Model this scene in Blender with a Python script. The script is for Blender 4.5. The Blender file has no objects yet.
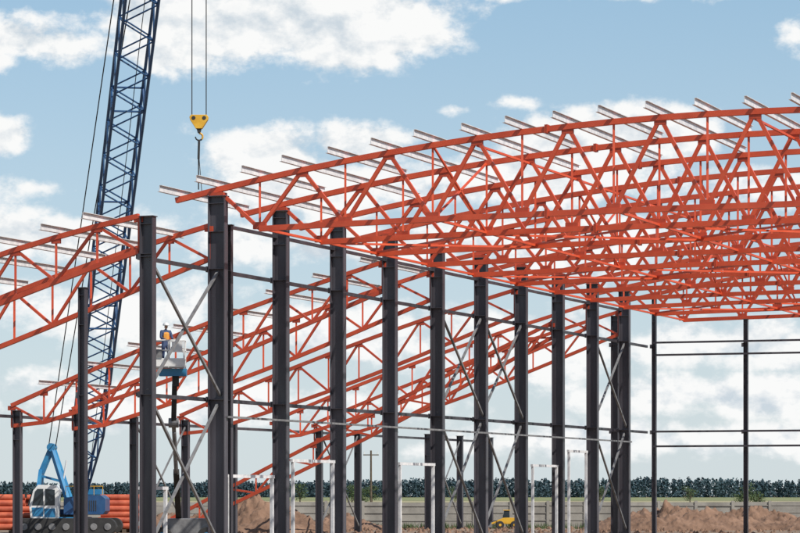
import bpy, math, random
from mathutils import Vector, Matrix, noise as mnoise
random.seed(7)
sc=bpy.context.scene
F=2900.0; HC=2.2; HY=495.0
def px(x,y,Y):
    return Vector(((x-400)*Y/F, Y, HC+(HY-y)*Y/F))
# ------------------------------------------------------------ materials
def mat(name,c1,c2=None,scale=3.0,rough=.6,metal=0.0,detail=6,lo=.35,hi=.65,bump=0.0,bscale=None,c3=None,stretch=None,vary=0.0,rvar=0.0):
    m=bpy.data.materials.new(name); m.use_nodes=True; nt=m.node_tree; N=nt.nodes; L=nt.links
    b=N['Principled BSDF']; b.inputs['Roughness'].default_value=rough; b.inputs['Metallic'].default_value=metal
    g=N.new('ShaderNodeNewGeometry'); mp=N.new('ShaderNodeMapping'); L.new(g.outputs['Position'],mp.inputs['Vector'])
    if stretch: mp.inputs['Scale'].default_value=stretch
    n=N.new('ShaderNodeTexNoise'); n.inputs['Scale'].default_value=scale; n.inputs['Detail'].default_value=detail; n.inputs['Roughness'].default_value=.6
    L.new(mp.outputs[0],n.inputs['Vector'])
    r=N.new('ShaderNodeValToRGB'); r.color_ramp.elements[0].position=lo; r.color_ramp.elements[1].position=hi
    r.color_ramp.elements[0].color=(*c1,1); r.color_ramp.elements[1].color=(*(c2 or c1),1)
    if c3:
        e=r.color_ramp.elements.new(min(.99,hi+.12)); e.color=(*c3,1)
    L.new(n.outputs['Fac'],r.inputs['Fac']); col=r.outputs['Color']
    if vary>0:
        oi=N.new('ShaderNodeObjectInfo'); mr=N.new('ShaderNodeMapRange'); L.new(oi.outputs['Random'],mr.inputs['Value'])
        mr.inputs['To Min'].default_value=1-vary; mr.inputs['To Max'].default_value=1+vary*.4
        hs=N.new('ShaderNodeHueSaturation'); L.new(mr.outputs['Result'],hs.inputs['Value']); L.new(col,hs.inputs['Color']); col=hs.outputs['Color']
    L.new(col,b.inputs['Base Color'])
    if rvar>0:
        n3=N.new('ShaderNodeTexNoise'); n3.inputs['Scale'].default_value=scale*2.3; L.new(mp.outputs[0],n3.inputs['Vector'])
        mr2=N.new('ShaderNodeMapRange'); L.new(n3.outputs['Fac'],mr2.inputs['Value']); mr2.inputs['From Min'].default_value=.3; mr2.inputs['From Max'].default_value=.7
        mr2.inputs['To Min'].default_value=rough-rvar; mr2.inputs['To Max'].default_value=rough+rvar; L.new(mr2.outputs['Result'],b.inputs['Roughness'])
    if bump>0:
        n2=N.new('ShaderNodeTexNoise'); n2.inputs['Scale'].default_value=bscale or scale*4; n2.inputs['Detail'].default_value=8
        L.new(mp.outputs[0],n2.inputs['Vector'])
        bp=N.new('ShaderNodeBump'); bp.inputs['Strength'].default_value=.8; bp.inputs['Distance'].default_value=bump
        L.new(n2.outputs['Fac'],bp.inputs['Height']); L.new(bp.outputs['Normal'],b.inputs['Normal'])
    return m
M_OR=mat('orange_primer',(.50,.060,.022),(.70,.105,.040),scale=.9,rough=.42,vary=.15,rvar=.12,lo=.3,hi=.7)
M_OR2=mat('orange_primer_gusset',(.38,.046,.018),(.52,.075,.03),scale=2,rough=.5)
M_DK=mat('dark_grey_paint',(.042,.038,.047),(.082,.076,.088),scale=1.1,rough=.38,stretch=(1,1,.22),vary=.22,rvar=.14,detail=8)
M_ZN=mat('galvanised_steel',(.56,.56,.57),(.78,.77,.76),scale=4,rough=.4,vary=.12)
M_GY=mat('grey_steel_brace',(.12,.12,.125),(.22,.22,.22),scale=3,rough=.5)
M_BL=mat('crane_navy_paint',(.013,.055,.15),(.025,.085,.20),scale=2,rough=.4)
M_CY=mat('crane_blue_paint',(.02,.15,.32),(.035,.21,.38),scale=2,rough=.4)
M_WH=mat('white_paint',(.60,.61,.60),(.76,.76,.74),scale=3,rough=.4)
M_GL=mat('dark_glass',(.02,.03,.035),(.03,.04,.05),rough=.08)
M_BK=mat('black_rubber',(.02,.02,.02),(.035,.035,.035),rough=.8)
M_YE=mat('yellow_paint',(.58,.31,.02),(.70,.41,.04),rough=.45)
M_PIPE=mat('red_pipe_paint',(.34,.06,.028),(.56,.13,.06),scale=1.5,rough=.55)
M_CON=mat('concrete',(.22,.205,.18),(.34,.32,.28),scale=.8,rough=.9,bump=.01)
M_DIRT=mat('dirt',(.12,.068,.042),(.24,.145,.095),scale=.9,rough=.95,detail=10,bump=.15,bscale=2.2,c3=(.36,.25,.18))
M_GRND=mat('ground_soil',(.15,.105,.07),(.27,.20,.14),scale=.35,rough=.95,detail=12,bump=.08,c3=(.13,.14,.06))
M_FLD=mat('field_grass',(.13,.16,.06),(.23,.23,.095),scale=.02,rough=.95,stretch=(1,.3,1),c3=(.30,.26,.12))
M_FLD2=mat('field_crop',(.26,.24,.12),(.34,.30,.17),scale=.02,rough=.95,stretch=(1,.3,1))
M_FOR_HAZE=mat('forest_foliage_haze_tint',(.030,.060,.080),(.045,.082,.094),scale=.02,rough=.98)  # distant foliage, aerial haze painted in as a blue shift of the base colour
M_LEAF=mat('leaf_foliage',(.035,.06,.02),(.075,.11,.035),scale=.9,rough=.8)
M_BARK=mat('bark',(.07,.05,.035),(.12,.09,.06),rough=.9)
M_SKIN=mat('skin',(.45,.26,.18),(.5,.3,.21),rough=.6)
M_HV=mat('workwear_blue',(.03,.05,.12),(.05,.08,.17),rough=.8)
M_VEST=mat('hi_vis_vest',(.6,.25,.03),(.7,.3,.05),rough=.7)
# ------------------------------------------------------------ mesh builder
class MB:
    def __init__(s): s.v=[]; s.f=[]; s.m=[]; s.mats=[]
    def mi(s,m):
        if m not in s.mats: s.mats.append(m)
        return s.mats.index(m)
    def beam(s,p0,p1,w,h,m,up=Vector((0,0,1)),off=(0,0)):
        p0=Vector(p0);p1=Vector(p1); a=(p1-p0)
        if a.length<1e-5: return
        a.normalize()
        if abs(a.dot(up))>.98: up=Vector((1,0,0)) if abs(a.x)<.9 else Vector((0,1,0))
        sd=a.cross(up).normalized(); n=sd.cross(a).normalized()
        i=len(s.v)
        for p in (p0,p1):
            for (x,y) in ((-1,-1),(1,-1),(1,1),(-1,1)):
                s.v.append(p+sd*(off[0]+x*w/2)+n*(off[1]+y*h/2))
        k=s.mi(m)
        for q in ((0,3,2,1),(4,5,6,7),(0,1,5,4),(1,2,6,5),(2,3,7,6),(3,0,4,7)):
            s.f.append(tuple(i+j for j in q)); s.m.append(k)
    def box(s,c,sz,m,ax=None):
        c=Vector(c); X,Y,Z=ax or (Vector((1,0,0)),Vector((0,1,0)),Vector((0,0,1)))
        i=len(s.v)
        for z in (-1,1):
            for (x,y) in ((-1,-1),(1,-1),(1,1),(-1,1)):
                s.v.append(c+X*(x*sz[0]/2)+Y*(y*sz[1]/2)+Z*(z*sz[2]/2))
        k=s.mi(m)
        for q in ((0,3,2,1),(4,5,6,7),(0,1,5,4),(1,2,6,5),(2,3,7,6),(3,0,4,7)):
            s.f.append(tuple(i+j for j in q)); s.m.append(k)
    def cyl(s,p0,p1,r0,m,r1=None,n=12,cap=True):
        p0=Vector(p0);p1=Vector(p1); a=(p1-p0).normalized(); r1=r0 if r1 is None else r1
        up=Vector((0,0,1)) if abs(a.z)<.95 else Vector((1,0,0))
        sd=a.cross(up).normalized(); nn=sd.cross(a)
        i=len(s.v); k=s.mi(m)
        for p,r in ((p0,r0),(p1,r1)):
            for j in range(n):
                t=2*math.pi*j/n; s.v.append(p+(sd*math.cos(t)+nn*math.sin(t))*r)
        for j in range(n):
            s.f.append((i+j,i+(j+1)%n,i+n+(j+1)%n,i+n+j)); s.m.append(k)
        if cap:
            s.f.append(tuple(i+n-1-j for j in range(n))); s.m.append(k)
            s.f.append(tuple(i+n+j for j in range(n))); s.m.append(k)
    def tube(s,p0,p1,r,m,n=14,t=.03):
        p0=Vector(p0);p1=Vector(p1); a=(p1-p0).normalized()
        up=Vector((0,0,1)) if abs(a.z)<.95 else Vector((1,0,0))
        sd=a.cross(up).normalized(); nn=sd.cross(a); i=len(s.v); k=s.mi(m)
        for p,r_ in ((p0,r),(p1,r),(p1,r-t),(p0,r-t)):
            for j in range(n):
                q=2*math.pi*j/n; s.v.append(p+(sd*math.cos(q)+nn*math.sin(q))*r_)
        for b in range(4):
            c=(b+1)%4
            for j in range(n):
                s.f.append((i+b*n+j,i+b*n+(j+1)%n,i+c*n+(j+1)%n,i+c*n+j)); s.m.append(k)
    def prism(s,prof,y0,y1,m,O=Vector((0,0,0)),X=Vector((1,0,0)),Y=Vector((0,1,0))):
        i=len(s.v); n=len(prof); k=s.mi(m)
        for y in (y0,y1):
            for (x,z) in prof: s.v.append(O+X*x+Y*y+Vector((0,0,z)))
        s.f.append(tuple(i+j for j in range(n))); s.m.append(k)
        s.f.append(tuple(i+n+n-1-j for j in range(n))); s.m.append(k)
        for j in range(n):
            s.f.append((i+j,i+n+j,i+n+(j+1)%n,i+(j+1)%n)); s.m.append(k)
    def obj(s,name,parent=None,bevel=0,smooth=False):
        me=bpy.data.meshes.new(name); me.from_pydata([tuple(v) for v in s.v],[],s.f); 
        for m in s.mats: me.materials.append(m)
        me.polygons.foreach_set('material_index',s.m)
        me.update()
        o=bpy.data.objects.new(name,me); sc.collection.objects.link(o)
        if parent: o.parent=parent
        if bevel:
            b=o.modifiers.new('bevel','BEVEL'); b.width=bevel; b.segments=2; b.limit_method='ANGLE'
        if smooth:
            for p in me.polygons: p.use_smooth=True
        return o
def empty(name):
    o=bpy.data.objects.new(name,None); sc.collection.objects.link(o); return o
# ------------------------------------------------------------ building frame
TH=math.atan(1092/F); S=math.sin(TH); C=math.cos(TH)
R=Vector((S,C,0)); T=Vector((C,-S,0)); UP=Vector((0,0,1))
O0=Vector((-6.77,107.8,0)); BAY=6.0
def P(i,q,z): return O0+R*(BAY*i)+T*q+Vector((0,0,z))
bld=empty('steel_frame_building')
PITCH=1.7; NP=24; SPAN=PITCH*NP
def ztop(q): return 15.5-.0047*(q-SPAN/2)**2
def zbot(q): return 12.25-.0006*(q-SPAN/2)**2
def gusset(mb,p,w,h,th=.15): mb.box(p,(w,th,h),M_OR2,ax=(T,R,UP))
def main_truss(i):
    mb=MB(); ch=.20
    qs=[-1.7]+[k*PITCH for k in range(NP+1)]+[SPAN+1.7]
    for a,b in zip(qs[:-1],qs[1:]): mb.beam(P(i,a,ztop(a)),P(i,b,ztop(b)),ch,ch,M_OR)
    for k in range(1,NP-1,2):
        a=k*PITCH;b=a+2*PITCH; mb.beam(P(i,a,zbot(a)),P(i,b,zbot(b)),ch,ch,M_OR)
    for k in range(1,NP,2):
        q=k*PITCH; B=P(i,q,zbot(q))
        mb.beam(B,P(i,q-PITCH,ztop(q-PITCH)),.13,.13,M_OR); mb.beam(B,P(i,q+PITCH,ztop(q+PITCH)),.13,.13,M_OR)
        mb.beam(B,P(i,q,ztop(q)),.08,.08,M_OR)
        gusset(mb,P(i,q,zbot(q)+.12),.5,.26,.14); 
        gusset(mb,P(i,q+PITCH,ztop(q+PITCH)-.14),.42,.22,.14)
        if k in (7,15):
            for dq in (.9,.96):
                mb.box(P(i,q+dq,zbot(q+dq)),(.05,.3,.32),M_OR2,ax=(T,R,UP)); mb.box(P(i,q+dq,ztop(q+dq)),(.05,.3,.30),M_OR2,ax=(T,R,UP))
    for q in (0,SPAN): mb.box(P(i,q,ztop(q)-.17),(.6,.36,.12),M_OR2,ax=(T,R,UP))
    return mb.obj('roof_truss',bld)
for i in range(0,11): main_truss(i)
def column(i,q,ztop_,d=.62,b=.32,name='steel_column',z0=0.0,tf=.035,tw=.02):
    mb=MB(); h=ztop_-z0; zc=z0+h/2
    for sx in (-1,1): mb.box(P(i,q+sx*(d/2-tf/2),zc),(tf,b,h),M_DK,ax=(T,R,UP))
    mb.box(P(i,q,zc),(d-2*tf,tw,h-.01),M_DK,ax=(T,R,UP))
    for z in (5.75,10.6,ztop_-1.3,ztop_-.25):
        if z<ztop_-.1:
            for sy in (-1,1): mb.box(P(i,q,z)+R*sy*(b/4),(d-2*tf,b/2-.02,.02),M_DK,ax=(T,R,UP))
    for z in (5.75,10.6):
        if z<ztop_-.3: mb.box(P(i,q-d/2-.06,z),(.12,.18,.22),M_GY,ax=(T,R,UP))
    mb.box(P(i,q,ztop_+.015),(d+.08,b+.06,.03),M_DK,ax=(T,R,UP))
    mb.box(P(i,q,z0+.02),(d+.25,b+.25,.04),M_DK,ax=(T,R,UP))
    return mb.obj(name,bld)
zc=ztop(0)-.26
for i in range(0,10):
    column(i,0,zc,d=.68 if i==0 else .6); column(i,SPAN,zc)
column(-1,0,12.0,d=.5)
column(-1,-2.55,9.55,d=.27,b=.25)
column(.16,.05,12.3,d=.2,b=.2,tf=.02)
for q in (0,5.3,10.6,15.9,21.2,26.5,31.8,37.1,SPAN): column(10,q,zbot(q)-.1 if 0<q<SPAN else zc,d=.24,b=.22,tf=.025)
column(9.6,-1.6,12.2,d=.42,b=.25)
for i in range(-1,15): column(i,-18,6.0,d=.38,b=.25,tf=.025)
def zw(q,z0,z1,L,arch): 
    t=-q/L; return z0+(z1-z0)*t+arch*4*t*(1-t)
def wing_truss(i,z0=12.3,z1=6.25,L=18.3,arch=.45,dep=1.55,n=11,q0=-.35,name='wing_truss'):
    mb=MB(); ch=.17
    qs=[q0-(L+q0)*k/n for k in range(n+1)]
    zt=[zw(q,z0,z1,L,arch) for q in qs]
    db=[dep*(.8+.4*math.sin(math.pi*k/n)) for k in range(n+1)]
    db[n]*=.75
    for k in range(n):
        mb.beam(P(i,qs[k],zt[k]),P(i,qs[k+1],zt[k+1]),ch,ch,M_OR)
        mb.beam(P(i,qs[k],zt[k]-db[k]),P(i,qs[k+1],zt[k+1]-db[k+1]),ch,ch,M_OR)
    for k in range(n+1):
        mb.beam(P(i,qs[k],zt[k]),P(i,qs[k],zt[k]-db[k]),.08,.08,M_OR)
        if k<n:
            if k%2: mb.beam(P(i,qs[k],zt[k]),P(i,qs[k+1],zt[k+1]-db[k+1]),.1,.1,M_OR)
            else: mb.beam(P(i,qs[k],zt[k]-db[k]),P(i,qs[k+1],zt[k+1]),.1,.1,M_OR)
        gusset(mb,P(i,qs[k],zt[k]-.12),.34,.2,.12)
    return mb.obj(name,bld)
wing_truss(-1,z0=12.1,arch=.7); wing_truss(0)
for i in (3,4,6,8,9): wing_truss(i,arch=.3)
wing_truss(7,z0=11.1,z1=.95,L=21.6,arch=.1,dep=.95,n=13)
def purlin(i0,i1,q,z,h=.2):
    mb=MB(); a=P(i0,q,z); b=P(i1,q,z)
    mb.beam(a,b,.018,h,M_ZN); mb.beam(a,b,.08,.016,M_ZN,off=(.045,h/2+.004)); mb.beam(a,b,.08,.016,M_ZN,off=(-.045,-h/2-.004))
    return mb
for k in range(0,NP+2):
    q=-1.5 if k==0 else (k-1)*PITCH+.02
    z=ztop(q)+.1+.12
    purlin(-.29+random.uniform(-.05,.03),2.05 if k%2 else 1.05,q,z,h=.22).obj('purlin',bld)
for k in range(5):
    q=-1.8-k*1.65
    purlin(-1.25,.15,q,zw(q,12.1,6.25,18.3,.7)+.21).obj('purlin',bld)
for k in range(8):
    q=-.9-k*2.2
    purlin(2.8,4.2,q,zw(q,12.3,6.25,18.3,.3)+.21,h=.16).obj('purlin',bld)
mb=MB()
for k in (1,5,9,13,17,21):
    q=k*PITCH
    mb.beam(P(0,q,zbot(q)+.02),P(10,q,zbot(q)+.02),.09,.09,M_OR)
for k in (6,12,18):
    q=k*PITCH
    mb.beam(P(0,q,ztop(q)-.25),P(10,q,ztop(q)-.25),.08,.08,M_OR)
for i in (1,4,8):
    for k in range(1,23,4):
        a=k*PITCH;b=min(23,k+4)*PITCH
        mb.beam(P(i,a,zbot(a)-.05),P(i+1,b,zbot(b)-.05),.08,.08,M_OR)
        mb.beam(P(i,b,zbot(b)+.06),P(i+1,a,zbot(a)+.06),.08,.08,M_OR)
for i in (0,3,6,9):
    for k in (5,13,21):
        q=k*PITCH
        mb.beam(P(i,q,zbot(q)),P(i+1,q,ztop(q)),.07,.07,M_OR); mb.beam(P(i+1,q,zbot(q)),P(i,q,ztop(q)),.07,.07,M_OR)
mb.obj('roof_bracing',bld)
mb=MB()
for z in (5.75,10.6): mb.beam(P(-1,-.42,z),P(10,-.42,z),.1,.14,M_DK)
mb.beam(P(0,.4,5.1),P(9,.4,5.1),.06,.08,M_GY)
mb.beam(P(-2,-18.3,5.75),P(14,-18.3,5.75),.1,.14,M_DK)
for z in (10.8,10.1,5.78,4.95): mb.beam(P(10,0,z)-R*.2,P(10,SPAN,z)-R*.2,.08,.11,M_DK)
mb.beam(P(0,-.2,12.3),P(9,-.2,12.3),.12,.12,M_DK)
mb.obj('wall_girts',bld)
mb=MB()
for (i,q) in ((-1,0),(4,0),(5,0),(8,0)):
    for (za,zb) in ((.3,5.6),(5.9,10.5)):
        mb.beam(P(i,q,za),P(i+1,q,zb),.09,.09,M_GY); mb.beam(P(i,q+.1,zb),P(i+1,q+.1,za),.09,.09,M_GY)
for i in (5,9,12):
    mb.beam(P(i,-18,.3),P(i+1,-18,5.7),.07,.07,M_GY); mb.beam(P(i,-17.9,5.7),P(i+1,-17.9,.3),.07,.07,M_GY)
mb.obj('wall_bracing',bld)
def gate(i0,i1,q,z):
    mb=MB(); a=P(i0,q,0);b=P(i1,q,0)
    mb.box(a+UP*(z/2),(.12,.12,z),M_ZN,ax=(T,R,UP)); mb.box(b+UP*(z/2),(.12,.12,z),M_ZN,ax=(T,R,UP))
    mb.beam(a+UP*(z+.062)-R*.15,b+UP*(z+.062)+R*.15,.12,.12,M_ZN)
    mb.obj('door_frame',bld)
gate(.15,.85,0,2.85); gate(1.2,1.9,0,3.5); gate(3.2,3.9,0,3.5); gate(6.3,6.95,0,3.6); gate(7.3,7.8,0,4.4); gate(-.05,.3,-3,2.4)
# ------------------------------------------------------------ crane
cr=empty('lattice_boom_crane')
BA=Vector((-18.2,165,2.0)); BT=Vector((-7.6,110,39.9))
ax=(BT-BA).normalized(); L=(BT-BA).length; sd=ax.cross(UP).normalized(); nn=sd.cross(ax)
mb=MB()
def bw(t): return min(.75,.22+t*.075, .25+(L-t)*.1)
def bp(t,a,b): return BA+ax*t+sd*(a*bw(t))+nn*(b*bw(t))
step=1.2; n=int(L/step); ts=[L*k/n for k in range(n+1)]
cs=[(-1,-1),(1,-1),(1,1),(-1,1)]
for k in range(n):
    for (a,b) in cs: mb.cyl(bp(ts[k],a,b),bp(ts[k+1],a,b),.075,M_BL,n=6,cap=False)
    for j in range(4):
        c0=cs[j];c1=cs[(j+1)%4]
        if (k+j)%2: c0,c1=c1,c0
        mb.cyl(bp(ts[k],*c0),bp(ts[k+1],*c1),.042,M_BL,n=5,cap=False)
    if k%7==0:
        for j in range(4):
            mb.cyl(bp(ts[k],*cs[j]),bp(ts[k],*cs[(j+1)%4]),.05,M_BL,n=5,cap=False)
mb.obj('boom',cr)
mb=MB()
GT=Vector((-20.1,167.5,4.95))
for o in (-.5,.5):
    mb.cyl(GT+Vector((o*.4,0,0)),BT+Vector((o,0,0)),.03,M_BK,n=5)
mb.cyl(BA+Vector((.3,1,.4)),BT+Vector((.2,0,.5)),.02,M_BK,n=5)
mb.cyl(BT+Vector((-.4,-.3,0)),BT+Vector((.4,-.3,0)),.5,M_BL,n=16)
for o in (-.27,.27): mb.cyl(BT+Vector((o,-.3,0)),Vector((BT.x+o,BT.y-.3,16.55)),.02,M_BK,n=5)
mb.obj('cables',cr)
mb=MB(); hz=16.25; H=Vector((BT.x,BT.y-.3,hz))
mb.prism([(-.34,.14),(-.36,.24),(-.30,.32),(.30,.32),(.36,.24),(.34,.14),(.12,-.2),(-.12,-.2)],-.13,.13,M_YE,O=H)
for x in (-.2,.2): mb.cyl(H+Vector((x,-.145,.2)),H+Vector((x,.145,.2)),.075,M_BK,n=14)
mb.prism([(-.09,-.2),(.09,-.2),(.05,-.36),(-.05,-.36)],-.09,.09,M_BK,O=H)
prev=None
for k in range(11):
    a=math.radians(90-k*27); p=H+Vector((.14*math.cos(a),0,-.5+.14*math.sin(a)))
    if prev: mb.cyl(prev,p,.05-.002*k,M_YE if k<6 else M_BK,n=6)
    prev=p
mb.cyl(H+Vector((0,0,-.62)),H+Vector((-.02,0,-1.35)),.05,M_BK,n=6)
mb.cyl(H+Vector((-.02,0,-1.35)),H+Vector((-.02,0,-2.5)),.028,M_BK,n=6)
mb.cyl(H+Vector((0,0,-1.3)),H+Vector((.14,-.6,-2.6)),.018,M_BK,n=5)
mb.obj('hook_block',cr,bevel=.01)
mb=MB()
for y in (163.2,166.8):
    prof=[]
    for k in range(13): a=math.pi/2+math.pi*k/12; prof.append((-21.2+.45*math.cos(a),.45+.45*math.sin(a)))
    for k in range(13): a=-math.pi/2+math.pi*k/12; prof.append((-16.4+.45*math.cos(a),.45+.45*math.sin(a)))
    mb.prism(prof,y-.35,y+.35,M_BK)
    for k in range(7): mb.cyl((-21.1+k*.78,y-.4,.42),(-21.1+k*.78,y+.4,.42),.2,M_GY,n=12)
mb.box((-18.8,165,.75),(2.2,3.2,.4),M_CY)
mb.cyl((-18.8,165,.9),(-18.8,165,1.1),.9,M_BK,n=20)
mb.obj('crawler_tracks',cr,bevel=.02)
mb=MB()
mb.prism([(-19.0,1.1),(-16.8,1.1),(-16.65,1.3),(-16.65,2.0),(-16.9,2.2),(-18.2,2.2),(-19.0,2.0)],163.8,166.4,M_BL)
mb.box((-19.9,165.8,1.25),(2.0,1.4,.3),M_BL)
for k in range(7): mb.box((-17.9+k*.12,163.79,1.6),(.05,.03,.6),M_BK)
mb.box((-17.5,165.2,2.38),(1.1,1.6,.3),M_CY)
mb.cyl((-18.3,164.4,2.2),(-18.3,164.4,2.75),.06,M_BK)
for x in (-18.9,-18.1,-17.3,-16.8): mb.cyl((x,163.9,2.2),(x,163.9,2.7),.02,M_YE,n=6)
mb.cyl((-18.9,163.9,2.7),(-16.8,163.9,2.7),.02,M_YE,n=6)
mb.obj('machinery_house',cr,bevel=.03)
mb=MB()
cab=[(-20.75,.85),(-19.25,.85),(-19.2,2.5),(-19.35,2.75),(-20.35,2.78),(-20.62,2.45),(-20.85,1.6)]
mb.prism(cab,163.0,164.3,M_WH)
mb.prism([(-20.68,1.62),(-20.05,1.62),(-20.05,2.55),(-20.38,2.55),(-20.52,2.4)],162.985,162.999,M_GL)
mb.prism([(-19.95,1.62),(-19.4,1.62),(-19.4,2.5),(-19.95,2.55)],162.985,162.999,M_GL)
mb.prism([(-20.65,1.0),(-20.05,1.0),(-20.05,1.5),(-20.7,1.5)],162.985,162.999,M_CY)
mb.box((-19.68,162.99,1.2),(.6,.02,.5),M_CY)
mb.beam((-20.93,163.65,1.62),(-20.68,163.65,2.42),1.1,.03,M_GL,up=Vector((-1,0,.3)))
mb.cyl((-20.0,162.96,1.3),(-20.0,162.96,1.9),.015,M_BK,n=6)
mb.box((-21.0,162.8,2.2),(.12,.06,.3),M_BK); mb.cyl((-21,162.8,2.3),(-20.6,163,2.6),.015,M_BK,n=6)
mb.obj('cab',cr,bevel=.04)
mb=MB()
for y in (166.6,168.0):
    yy=GT.y+(y-167.3)*.5
    mb.beam((-19.0,y-1,2.0),(GT.x,yy,GT.z),.2,.28,M_CY)
    mb.beam((-20.8,y-1,1.4),(-20.7,yy,3.6),.2,.3,M_CY); mb.beam((-20.7,yy,3.5),(GT.x,yy,GT.z),.18,.28,M_CY)
    mb.beam((-20.7,yy,3.3),(-19.6,yy,3.0),.1,.12,M_CY)
mb.cyl((GT.x,166.9,GT.z),(GT.x,168.1,GT.z),.24,M_CY,n=14)
mb.cyl((-19.5,167,2.4),(-19.2,167,4.2),.05,M_WH)
mb.box((-20.1,166.3,2.1),(.8,.6,.9),M_CY)
mb.obj('gantry',cr)
# ------------------------------------------------------------ pipe stacks
def pipes(x0,x1,Y,rows,n0,r=.19):
    mb=MB()
    for a in range(rows):
        for b in range(n0-a):
            y=Y+(b-(n0-a-1)/2)*2*r*1.02; z=.2+r+a*r*1.76
            j=random.uniform(-.45,.45)
            mb.tube((x0+j,y,z),(x1+j,y,z),r*random.uniform(.9,1),M_PIPE)
    for x in (x0+.8,x1-.8): mb.box((x,Y,.1),(.2,n0*2*r+.6,.2),M_BARK)
    return mb.obj('pipe_stack')
pipes(-29,-21.3,166.5,6,9); pipes(-17.3,-15.3,171,6,9); pipes(-27.5,-24.5,162,4,6,.16)
# ------------------------------------------------------------ boom lift with worker
bl=empty('boom_lift')
bx=Vector((-9.35,117.5,7.35))
mb=MB()
W,D=1.25,.85
mb.box(bx+Vector((0,0,.03)),(W,D,.06),M_WH)
for (x,y) in ((-1,-1),(1,-1),(1,1),(-1,1),(0,-1),(0,1)):
    mb.cyl(bx+Vector((x*W/2,y*D/2,0)),bx+Vector((x*W/2,y*D/2,1.1)),.028,M_WH,n=8)
for z in (.35,.7,1.1):
    for y in (-1,1): mb.cyl(bx+Vector((-W/2,y*D/2,z)),bx+Vector((W/2,y*D/2,z)),.026,M_WH,n=8)
    for x in (-1,1): mb.cyl(bx+Vector((x*W/2,-D/2,z)),bx+Vector((x*W/2,D/2,z)),.026,M_WH,n=8)
for y in (-1,1): mb.box(bx+Vector((0,y*(D/2+.03),.2)),(W,.012,.3),M_WH)
mb.box(bx+Vector((.36,-D/2-.06,.82)),(.42,.16,.4),M_WH); mb.box(bx+Vector((-.4,-D/2-.05,.55)),(.3,.05,.34),M_GY)
mb.obj('basket',bl)
mb=MB()
mb.box(bx+Vector((.15,.1,-.18)),(1.1,.5,.3),M_CY); mb.cyl(bx+Vector((.25,.1,-.3)),bx+Vector((.25,.1,-.75)),.14,M_BK)
J=bx+Vector((.2,.2,-.7))
K=J+Vector((-.1,.8,-1.5)); mb.beam(J,K,.2,.26,M_BK)
mb.cyl(K+Vector((-.2,0,0)),K+Vector((.2,0,0)),.2,M_GY,n=14)
B0=Vector((-9.5,124.5,1.2)); mb.beam(K,K+(B0-K)*.5,.16,.2,M_GY); mb.beam(K+(B0-K)*.5,B0,.24,.28,M_BK)
mb.cyl(K+Vector((0,.3,-.4)),K+(B0-K)*.4+Vector((0,0,-.35)),.05,M_GY)
mb.obj('boom_arm',bl)
mb=MB()
mb.prism([(-1.0,.5),(1.2,.5),(1.3,.7),(1.3,1.0),(.9,1.2),(-.7,1.2),(-1.0,1.0)],-.7,.7,M_GY,O=Vector((-9.2,124.8,0)))
mb.box((-9.2,124.8,.42),(2.6,1.3,.25),M_BK)
for x in (-1,1):
    for y in (-1,1):
        c=Vector((-9.2+x*.95,124.8+y*.8,.42)); mb.cyl(c-Vector((0,.17,0)),c+Vector((0,.17,0)),.42,M_BK,n=20); mb.cyl(c-Vector((0,.19,0)),c+Vector((0,.19,0)),.2,M_CY,n=12)
mb.obj('chassis',bl,bevel=.03)
def skin(name,verts,edges,rad,m,parent,root=0,sub=1):
    import bmesh
    me=bpy.data.meshes.new(name); me.from_pydata(verts,edges,[]); me.materials.append(m)
    o=bpy.data.objects.new(name,me); sc.collection.objects.link(o); o.parent=parent
    bm=bmesh.new(); bm.from_mesh(me); ly=bm.verts.layers.skin.verify()
    bm.verts.ensure_lookup_table()
    for k,r in enumerate(rad):
        bm.verts[k][ly].radius=(r if isinstance(r,tuple) else (r,r)); bm.verts[k][ly].use_root=(k==root)
    bm.to_mesh(me); bm.free()
    o.modifiers.new('skin','SKIN')
    s=o.modifiers.new('sub','SUBSURF'); s.levels=sub; s.render_levels=sub
    return o
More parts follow.
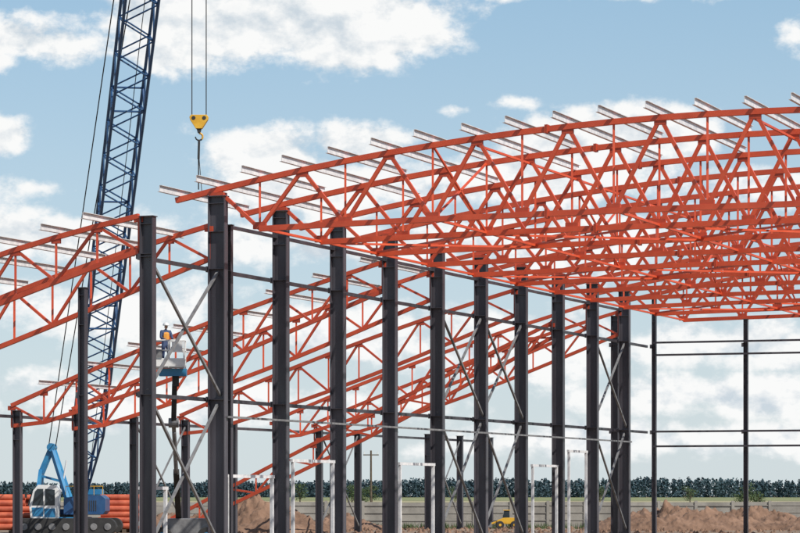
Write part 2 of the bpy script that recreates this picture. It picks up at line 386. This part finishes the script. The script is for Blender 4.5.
def worker(O,yaw=0.0):
    w=empty('construction_worker'); w.location=O; w.rotation_euler=(0,0,yaw)
    V=[(0,0,.95),(0,.01,1.15),(0,.0,1.36),(0,0,1.47),(0,-.01,1.53),
       (.19,0,1.42),(.25,-.08,1.15),(.2,-.3,1.1),(-.19,0,1.42),(-.25,-.08,1.15),(-.2,-.3,1.1),
       (.1,0,.88),(.12,-.02,.5),(.12,.03,.1),(.12,-.12,.05),(-.1,0,.88),(-.12,-.02,.5),(-.12,.03,.1),(-.12,-.12,.05)]
    E=[(0,1),(1,2),(2,3),(3,4),(2,5),(5,6),(6,7),(2,8),(8,9),(9,10),(0,11),(11,12),(12,13),(13,14),(0,15),(15,16),(16,17),(17,18)]
    Rr=[(.16,.12),(.15,.11),(.17,.12),.07,.06,.075,.055,.04,.075,.055,.04,.1,.07,.05,.045,.1,.07,.05,.045]
    skin('body',V,E,Rr,M_HV,w)
    skin('vest',[(0,0,.98),(0,.01,1.15),(0,0,1.34),(0,0,1.42)],[(0,1),(1,2),(2,3)],[(.185,.14),(.17,.13),(.19,.14),(.12,.1)],M_VEST,w)
    skin('head',[(0,0,1.5),(0,-.015,1.6),(0,-.015,1.7),(0,-.1,1.6)],[(0,1),(1,2),(1,3)],[.055,(.085,.1),(.08,.095),.016],M_SKIN,w,sub=2)
    for sx in (-1,1):
        v=[(sx*.2,-.3,1.1),(sx*.2,-.36,1.11)]; e=[(0,1)]; r=[.028,.034]
        for k in range(4):
            b=len(v); x=sx*.2+(k-1.5)*.022; l=(.03,.036,.034,.026)[k]
            v+=[(x,-.39,1.135),(x,-.39-l,1.13),(x,-.40-l,1.09)]; e+=[(1,b),(b,b+1),(b+1,b+2)]; r+=[.01,.009,.008]
        b=len(v); v+=[(sx*.16,-.36,1.10),(sx*.155,-.39,1.08)]; e+=[(0,b),(b,b+1)]; r+=[.011,.009]
        skin('hand',v,e,r,M_SKIN,w)
    mb=MB()
    rings=6; n=16; i0=len(mb.v); k=mb.mi(M_WH)
    for a in range(rings+1):
        t=a/rings*math.pi/2
        for j in range(n):
            u=2*math.pi*j/n; mb.v.append(Vector((.125*math.cos(t)*math.cos(u),-.015+.15*math.cos(t)*math.sin(u),1.665+.13*math.sin(t))))
    for a in range(rings):
        for j in range(n): mb.f.append((i0+a*n+j,i0+a*n+(j+1)%n,i0+(a+1)*n+(j+1)%n,i0+(a+1)*n+j)); mb.m.append(k)
    mb.box((0,-.17,1.665),(.17,.1,.015),M_WH)
    mb.obj('helmet',w,smooth=True)
    mb=MB()
    for sx in (-.035,.035): mb.cyl((sx,-.108,1.615),(sx,-.118,1.615),.012,M_BK,n=8)
    mb.box((0,-.108,1.55),(.05,.012,.01),M_BK)
    mb.obj('face',w)
    return w
worker(bx+Vector((-.15,.1,.06)),yaw=.5)
# ------------------------------------------------------------ small yellow loader (mini size)
ld=empty('wheel_loader'); a_=px(506,533,188); ld.location=(a_.x,188,0); ld.scale=(.66,.66,.66)
mb=MB(); A=Vector((0,0,0))
mb.prism([(-.9,.5),(1.2,.5),(1.3,.95),(.9,1.1),(.2,1.12),(-.3,1.1),(-.9,.85)],-.6,.6,M_YE,O=A)
mb.prism([(-.35,1.1),(.35,1.12),(.3,1.8),(-.2,1.8)],-.5,.5,M_GL,O=A); mb.box(A+Vector((.05,0,1.84)),(.7,1.15,.07),M_YE)
for x in (-.6,.8):
    for y in (-.65,.65): mb.cyl(A+Vector((x,y-.14,.4)),A+Vector((x,y+.14,.4)),.4,M_BK,n=18); mb.cyl(A+Vector((x,y-.16,.4)),A+Vector((x,y+.16,.4)),.14,M_YE,n=12)
mb.beam(A+Vector((-.4,.3,.9)),A+Vector((-1.5,.3,.5)),.1,.16,M_YE); mb.beam(A+Vector((-.4,-.3,.9)),A+Vector((-1.5,-.3,.5)),.1,.16,M_YE)
mb.prism([(-1.45,.75),(-1.4,.15),(-2.05,.1),(-1.65,.35)],-.75,.75,M_GY,O=A)
mb.obj('body',ld,bevel=.03)
# ------------------------------------------------------------ fence
mb=MB(); FY=196; z=1.78
x=-60
while x<75:
    dz=random.uniform(-.04,.03)
    mb.box((x,FY,z/2),(.2,.2,z+.06),M_CON)
    mb.box((x+1.25,FY+.02+random.uniform(-.03,.03),z/2-.02+dz),(2.3,.1,z-.06),M_CON)
    for zz in (.5,1.0,1.5): mb.box((x+1.25,FY-.055,zz+dz),(2.26,.03,.06),M_CON)
    x+=2.5
mb.obj('concrete_fence')
# ------------------------------------------------------------ ground, fields, dirt
def grid(name,x0,x1,y0,y1,nx,ny,fz,m):
    v=[];f=[]
    for j in range(ny+1):
        for i in range(nx+1):
            X=x0+(x1-x0)*i/nx;Y=y0+(y1-y0)*j/ny; v.append((X,Y,fz(X,Y)))
    for j in range(ny):
        for i in range(nx):
            a=j*(nx+1)+i; f.append((a,a+1,a+nx+2,a+nx+1))
    me=bpy.data.meshes.new(name); me.from_pydata(v,[],f); me.materials.append(m); 
    for p in me.polygons: p.use_smooth=True
    o=bpy.data.objects.new(name,me); sc.collection.objects.link(o); return o
grid('ground',-7000,7000,-500,9000,4,4,lambda x,y:0,M_GRND)
grid('field',-900,900,206,760,4,4,lambda x,y:.03,M_FLD)
grid('field',-1500,1500,766,1100,4,4,lambda x,y:.06,M_FLD2)
grid('field',-2500,2500,1106,2650,4,4,lambda x,y:.09,M_FLD)
def mound(name,cx,cy,rx,ry,h,seed):
    def fz(x,y):
        d=math.sqrt(((x-cx)/rx)**2+((y-cy)/ry)**2)
        b=max(0,1-d)**.7
        p=Vector((x*.55+seed,y*.55,seed))
        nz=mnoise.fractal(p,1.0,2.0,5)*.5+mnoise.fractal(p*3.5,1.0,2.0,4)*.24
        return -.06+b*h*(.85+.9*nz)+ (abs(mnoise.noise(p*6))*.18 if b>.02 else 0)
    return grid(name,cx-rx,cx+rx,cy-ry,cy+ry,160,70,fz,M_DIRT)
mound('dirt_pile',17.0,183,5.6,4,1.7,1.3)
mound('dirt_pile',23.0,186,6,4,1.5,5.1)
mound('dirt_pile',29.0,184,6,4,1.7,8.1)
mound('dirt_pile',-9.0,172,5.8,4,1.9,3.7)
mound('dirt_pile',-14.2,176,4.5,4,1.4,9.7)
mound('dirt_pile',-4.0,186,3.5,3,1.0,12.7)
def rubble(name,x0,x1,y0,y1,n):
    v=[];f=[]
    for _ in range(n):
        c=Vector((random.uniform(x0,x1),random.uniform(y0,y1),0)); r=random.uniform(.05,.22); i=len(v)
        for (a,b,d) in ((1,0,0),(-1,0,0),(0,1,0),(0,-1,0),(0,0,1),(0,0,-.3)): v.append(c+Vector((a,b,d))*r*random.uniform(.6,1.2))
        for q in ((0,2,4),(2,1,4),(1,3,4),(3,0,4),(2,0,5),(1,2,5),(3,1,5),(0,3,5)): f.append(tuple(i+j for j in q))
    me=bpy.data.meshes.new(name); me.from_pydata([tuple(a) for a in v],[],f); me.materials.append(M_DIRT)
    o=bpy.data.objects.new(name,me); sc.collection.objects.link(o)
rubble('rubble',-22,32,166,194,1300)
# ------------------------------------------------------------ vegetation
def leafcloud(v,f,c,rx,rz,n,sz):
    for _ in range(n):
        while True:
            p=Vector((random.uniform(-1,1),random.uniform(-1,1),random.uniform(-1,1)))
            if .3<p.length<1: break
        q=c+Vector((p.x*rx,p.y*rx,p.z*rz))
        a=Vector((random.gauss(0,1),random.gauss(0,1),random.gauss(0,1))).normalized()
        b=a.cross(Vector((random.gauss(0,1),random.gauss(0,1),random.gauss(0,1)))).normalized()
        s=sz*random.uniform(.6,1.3); i=len(v)
        v+= [q-a*s,q+b*s*.7,q+a*s,q-b*s*.7]; f.append((i,i+1,i+2,i+3))
def mk(name,v,f,m,parent=None):
    me=bpy.data.meshes.new(name); me.from_pydata([tuple(a) for a in v],[],f); me.materials.append(m)
    o=bpy.data.objects.new(name,me); sc.collection.objects.link(o); o.parent=parent; return o
v=[];f=[]
for row in range(2):
    x=-640
    while x<720:
        base=Vector((x,2600+row*60+random.uniform(0,50),0))
        env=1+.08*math.sin(x*.008)+.05*math.sin(x*.027+1)+.03*math.sin(x*.07)
        if x<-180: env*=.88
        h=random.uniform(14.6,17.8)*env*(1-.12*(1-row)); w=random.uniform(2.0,3.8)
        for k in range(4):
            t=k/3; leafcloud(v,f,base+Vector((random.uniform(-.5,.5),0,h*(.12+.7*t))),w*(1.25-.75*t),h*.19,13,1.25)
        x+=random.uniform(1.1,1.9)
mk('forest_line',v,f,M_FOR_HAZE)
def tree(name,X,Y,h,w,n=700):
    e=empty(name); e.location=(X,Y,0)
    mb=MB(); mb.cyl((0,0,0),(0,0,h*.55),h*.035,M_BARK,r1=h*.015,n=8)
    for k in range(6):
        a=k*1.05; mb.cyl((0,0,h*(.25+.05*k)),(math.cos(a)*w*.55,math.sin(a)*w*.55,h*(.5+.06*k)),h*.014,M_BARK,r1=h*.004,n=6)
    mb.obj('trunk',e)
    v=[];f=[]
    for k in range(11):
        a=random.uniform(0,6.28); r=random.uniform(0,.62)*w
        leafcloud(v,f,Vector((math.cos(a)*r,math.sin(a)*r,h*random.uniform(.22,.86))),w*.38,h*.15,n//11,h*.03)
    mk('crown',v,f,M_LEAF,e)
def atx(x,Y): return (x-400)*Y/F
for (x,Y,h,w) in ((748,420,4.2,2.4),(760,425,3.2,1.9),(740,430,2.6,1.8),(352,520,4.5,2.4),(362,530,3.8,2.0),(372,700,5,3),(100,400,3.6,2),(300,650,5,3),(600,900,6,4),(690,820,5,3.5),(455,800,5,3.5)):
    tree('broadleaf_tree',atx(x,Y),Y,h,w)
v=[];f=[]
for _ in range(900):
    X=random.uniform(-40,45);Y=random.uniform(188,195.5)
    for _ in range(5):
        p=Vector((X+random.gauss(0,.15),Y+random.gauss(0,.15),0)); hh=random.uniform(.15,.5); d=Vector((random.gauss(0,.1),random.gauss(0,.1),hh)); i=len(v)
        v+=[p-Vector((.03,0,0)),p+Vector((.03,0,0)),p+d]; f.append((i,i+1,i+2))
mk('weeds',v,f,M_LEAF)
mb=MB(); X=atx(371,260); mb.cyl((X,260,0),(X,260,6.2),.11,M_BARK,r1=.08,n=8); mb.beam((X-.7,260,5.8),(X+.7,260,5.8),.09,.09,M_BARK)
for o in (-.6,0,.6): mb.cyl((X+o,260,5.85),(X+o,260,6.1),.04,M_WH,n=6)
mb.obj('utility_pole')
# ------------------------------------------------------------ world sky with cumulus
el=math.radians(48); az=math.radians(132)
sun_dir=Vector((math.sin(az)*math.cos(el),math.cos(az)*math.cos(el),math.sin(el)))
w=bpy.data.worlds.new('World'); sc.world=w; w.use_nodes=True; nt=w.node_tree; N=nt.nodes; Lk=nt.links
try:
    w.cycles.sampling_method='MANUAL'; w.cycles.sample_map_resolution=256
except Exception: pass
bg=N['Background']; bg.inputs['Strength'].default_value=.11
sky=N.new('ShaderNodeTexSky'); sky.sky_type='NISHITA'; sky.sun_disc=False; sky.sun_elevation=el; sky.sun_rotation=az
sky.air_density=1.0; sky.dust_density=.8; sky.ozone_density=2.0
tc=N.new('ShaderNodeTexCoord')
def M(op,a,b=None,c=None,clamp=False):
    n=N.new('ShaderNodeMath'); n.operation=op; n.use_clamp=clamp
    for k,q in enumerate((a,b,c)):
        if q is None: continue
        if isinstance(q,(int,float)): n.inputs[k].default_value=q
        else: Lk.new(q,n.inputs[k])
    return n.outputs[0]
def VM(op,a,b):
    n=N.new('ShaderNodeVectorMath'); n.operation=op
    for k,q in enumerate((a,b)):
        if isinstance(q,tuple): n.inputs[k].default_value=q
        elif q is not None: Lk.new(q,n.inputs[k])
    return n.outputs['Value'] if op=='LENGTH' else n.outputs['Vector']
def noise(vec,scale,det=8,rough=.55):
    n=N.new('ShaderNodeTexNoise'); n.inputs['Scale'].default_value=scale; n.inputs['Detail'].default_value=det; n.inputs['Roughness'].default_value=rough
    Lk.new(vec,n.inputs['Vector']); return n.outputs['Fac']
D=tc.outputs['Generated']
Ds=VM('MULTIPLY',D,(1,1,1.45))
clouds=[(35,52,90,30,1.2),(8,66,60,18,1.0),(240,22,160,50,1.55),(350,26,130,56,1.6),(425,42,60,26,1.1),(190,52,100,28,1.0),
 (4,140,36,24,1.2),(262,158,78,44,1.5),(365,145,64,30,1.4),(310,185,150,38,1.3),(40,190,80,16,.8),(590,-8,170,14,.8),
 (452,112,18,8,.7),(516,104,18,7,.6),(560,170,130,44,1.2),(640,135,80,32,1.1),(740,190,120,30,1.0),(60,240,140,34,1.1),(330,245,160,30,1.1),(560,240,180,36,1.1),
 (90,305,180,34,1.05),(300,330,180,34,1.1),(500,350,180,38,1.15),(740,345,140,34,1.25),(720,395,180,30,1.2),(640,440,250,26,1.1),(200,400,260,34,1.05),(790,40,20,14,.4)]
acc=None
for (cx,cy,rx,ry,wt) in clouds:
    v3=VM('SUBTRACT',D,((cx-400)/F/1.005,0,(HY-cy)/F/1.005))
    v3=VM('MULTIPLY',v3,(F/rx,0.0,F/ry))
    d=VM('LENGTH',v3,None)
    m=M('MULTIPLY_ADD',d,-wt,wt)
    acc=m if acc is None else M('MAXIMUM',acc,m)
acc=M('MAXIMUM',acc,-1.0)
sep=N.new('ShaderNodeSeparateXYZ'); Lk.new(D,sep.inputs[0])
front=M('GREATER_THAN',sep.outputs['Y'],0.0)
acc=M('ADD',M('MULTIPLY',acc,front),M('MULTIPLY',M('SUBTRACT',1.0,front),-.1))
n1=noise(Ds,40,9,.6); 
off=VM('ADD',Ds,(.003,0,.007)); n1b=noise(off,40,6,.6)
nb=noise(Ds,14,2,.5)
dens=M('ADD',acc,M('MULTIPLY',M('SUBTRACT',n1,.5),3.3))
dens=M('ADD',dens,M('MULTIPLY',M('SUBTRACT',nb,.5),1.2))
mr=N.new('ShaderNodeMapRange'); mr.interpolation_type='SMOOTHSTEP'; Lk.new(dens,mr.inputs['Value']); mr.inputs['From Min'].default_value=-.05; mr.inputs['From Max'].default_value=.6
cov=mr.outputs['Result']
lit=M('ADD',.74,M('MULTIPLY',M('SUBTRACT',n1,n1b),3.6),clamp=True)
lit=M('SUBTRACT',lit,M('MULTIPLY',M('MAXIMUM',M('SUBTRACT',dens,.7),0.0),.24),clamp=True)
ra=N.new('ShaderNodeValToRGB'); Lk.new(lit,ra.inputs['Fac'])
ra.color_ramp.elements[0].position=.1; ra.color_ramp.elements[0].color=(5.5,6.2,6.8,1)
ra.color_ramp.elements[1].position=.76; ra.color_ramp.elements[1].color=(8.7,8.75,8.7,1)
hz_=N.new('ShaderNodeMapRange'); Lk.new(sep.outputs['Z'],hz_.inputs['Value']); hz_.inputs['From Min'].default_value=0; hz_.inputs['From Max'].default_value=.18
cr_=N.new('ShaderNodeValToRGB'); Lk.new(hz_.outputs['Result'],cr_.inputs['Fac'])
cr_.color_ramp.elements[0].position=0; cr_.color_ramp.elements[0].color=(6.4,7.2,7.6,1)
cr_.color_ramp.elements[1].position=1; cr_.color_ramp.elements[1].color=(3.2,5.3,7.1,1)
hf=N.new('ShaderNodeMapRange'); Lk.new(sep.outputs['Z'],hf.inputs['Value']); hf.inputs['From Min'].default_value=0; hf.inputs['From Max'].default_value=.6; hf.inputs['To Min'].default_value=.8; hf.inputs['To Max'].default_value=.0
mx0=N.new('ShaderNodeMix'); mx0.data_type='RGBA'; Lk.new(hf.outputs['Result'],mx0.inputs['Factor']); Lk.new(sky.outputs[0],mx0.inputs['A']); Lk.new(cr_.outputs['Color'],mx0.inputs['B'])
mx=N.new('ShaderNodeMix'); mx.data_type='RGBA'; Lk.new(cov,mx.inputs['Factor']); Lk.new(mx0.outputs['Result'],mx.inputs['A']); Lk.new(ra.outputs['Color'],mx.inputs['B'])
Lk.new(mx.outputs['Result'],bg.inputs['Color'])
sl=bpy.data.lights.new('sun','SUN'); sl.energy=5.0; sl.angle=math.radians(.5); sl.color=(1,.95,.88)
so=bpy.data.objects.new('sun',sl); sc.collection.objects.link(so); so.rotation_euler=sun_dir.to_track_quat('Z','Y').to_euler(); so.location=(0,0,80)
cd=bpy.data.cameras.new('camera'); cam=bpy.data.objects.new('camera',cd); sc.collection.objects.link(cam)
cam.location=(0,0,HC); cam.rotation_euler=(math.radians(90),0,0); cd.lens=F/800*36; cd.sensor_width=36; cd.shift_y=(HY-266.5)/800
cd.clip_end=20000; cd.clip_start=.5
sc.camera=cam
sc.view_settings.view_transform='Standard'; sc.view_settings.look='None'; sc.view_settings.exposure=0
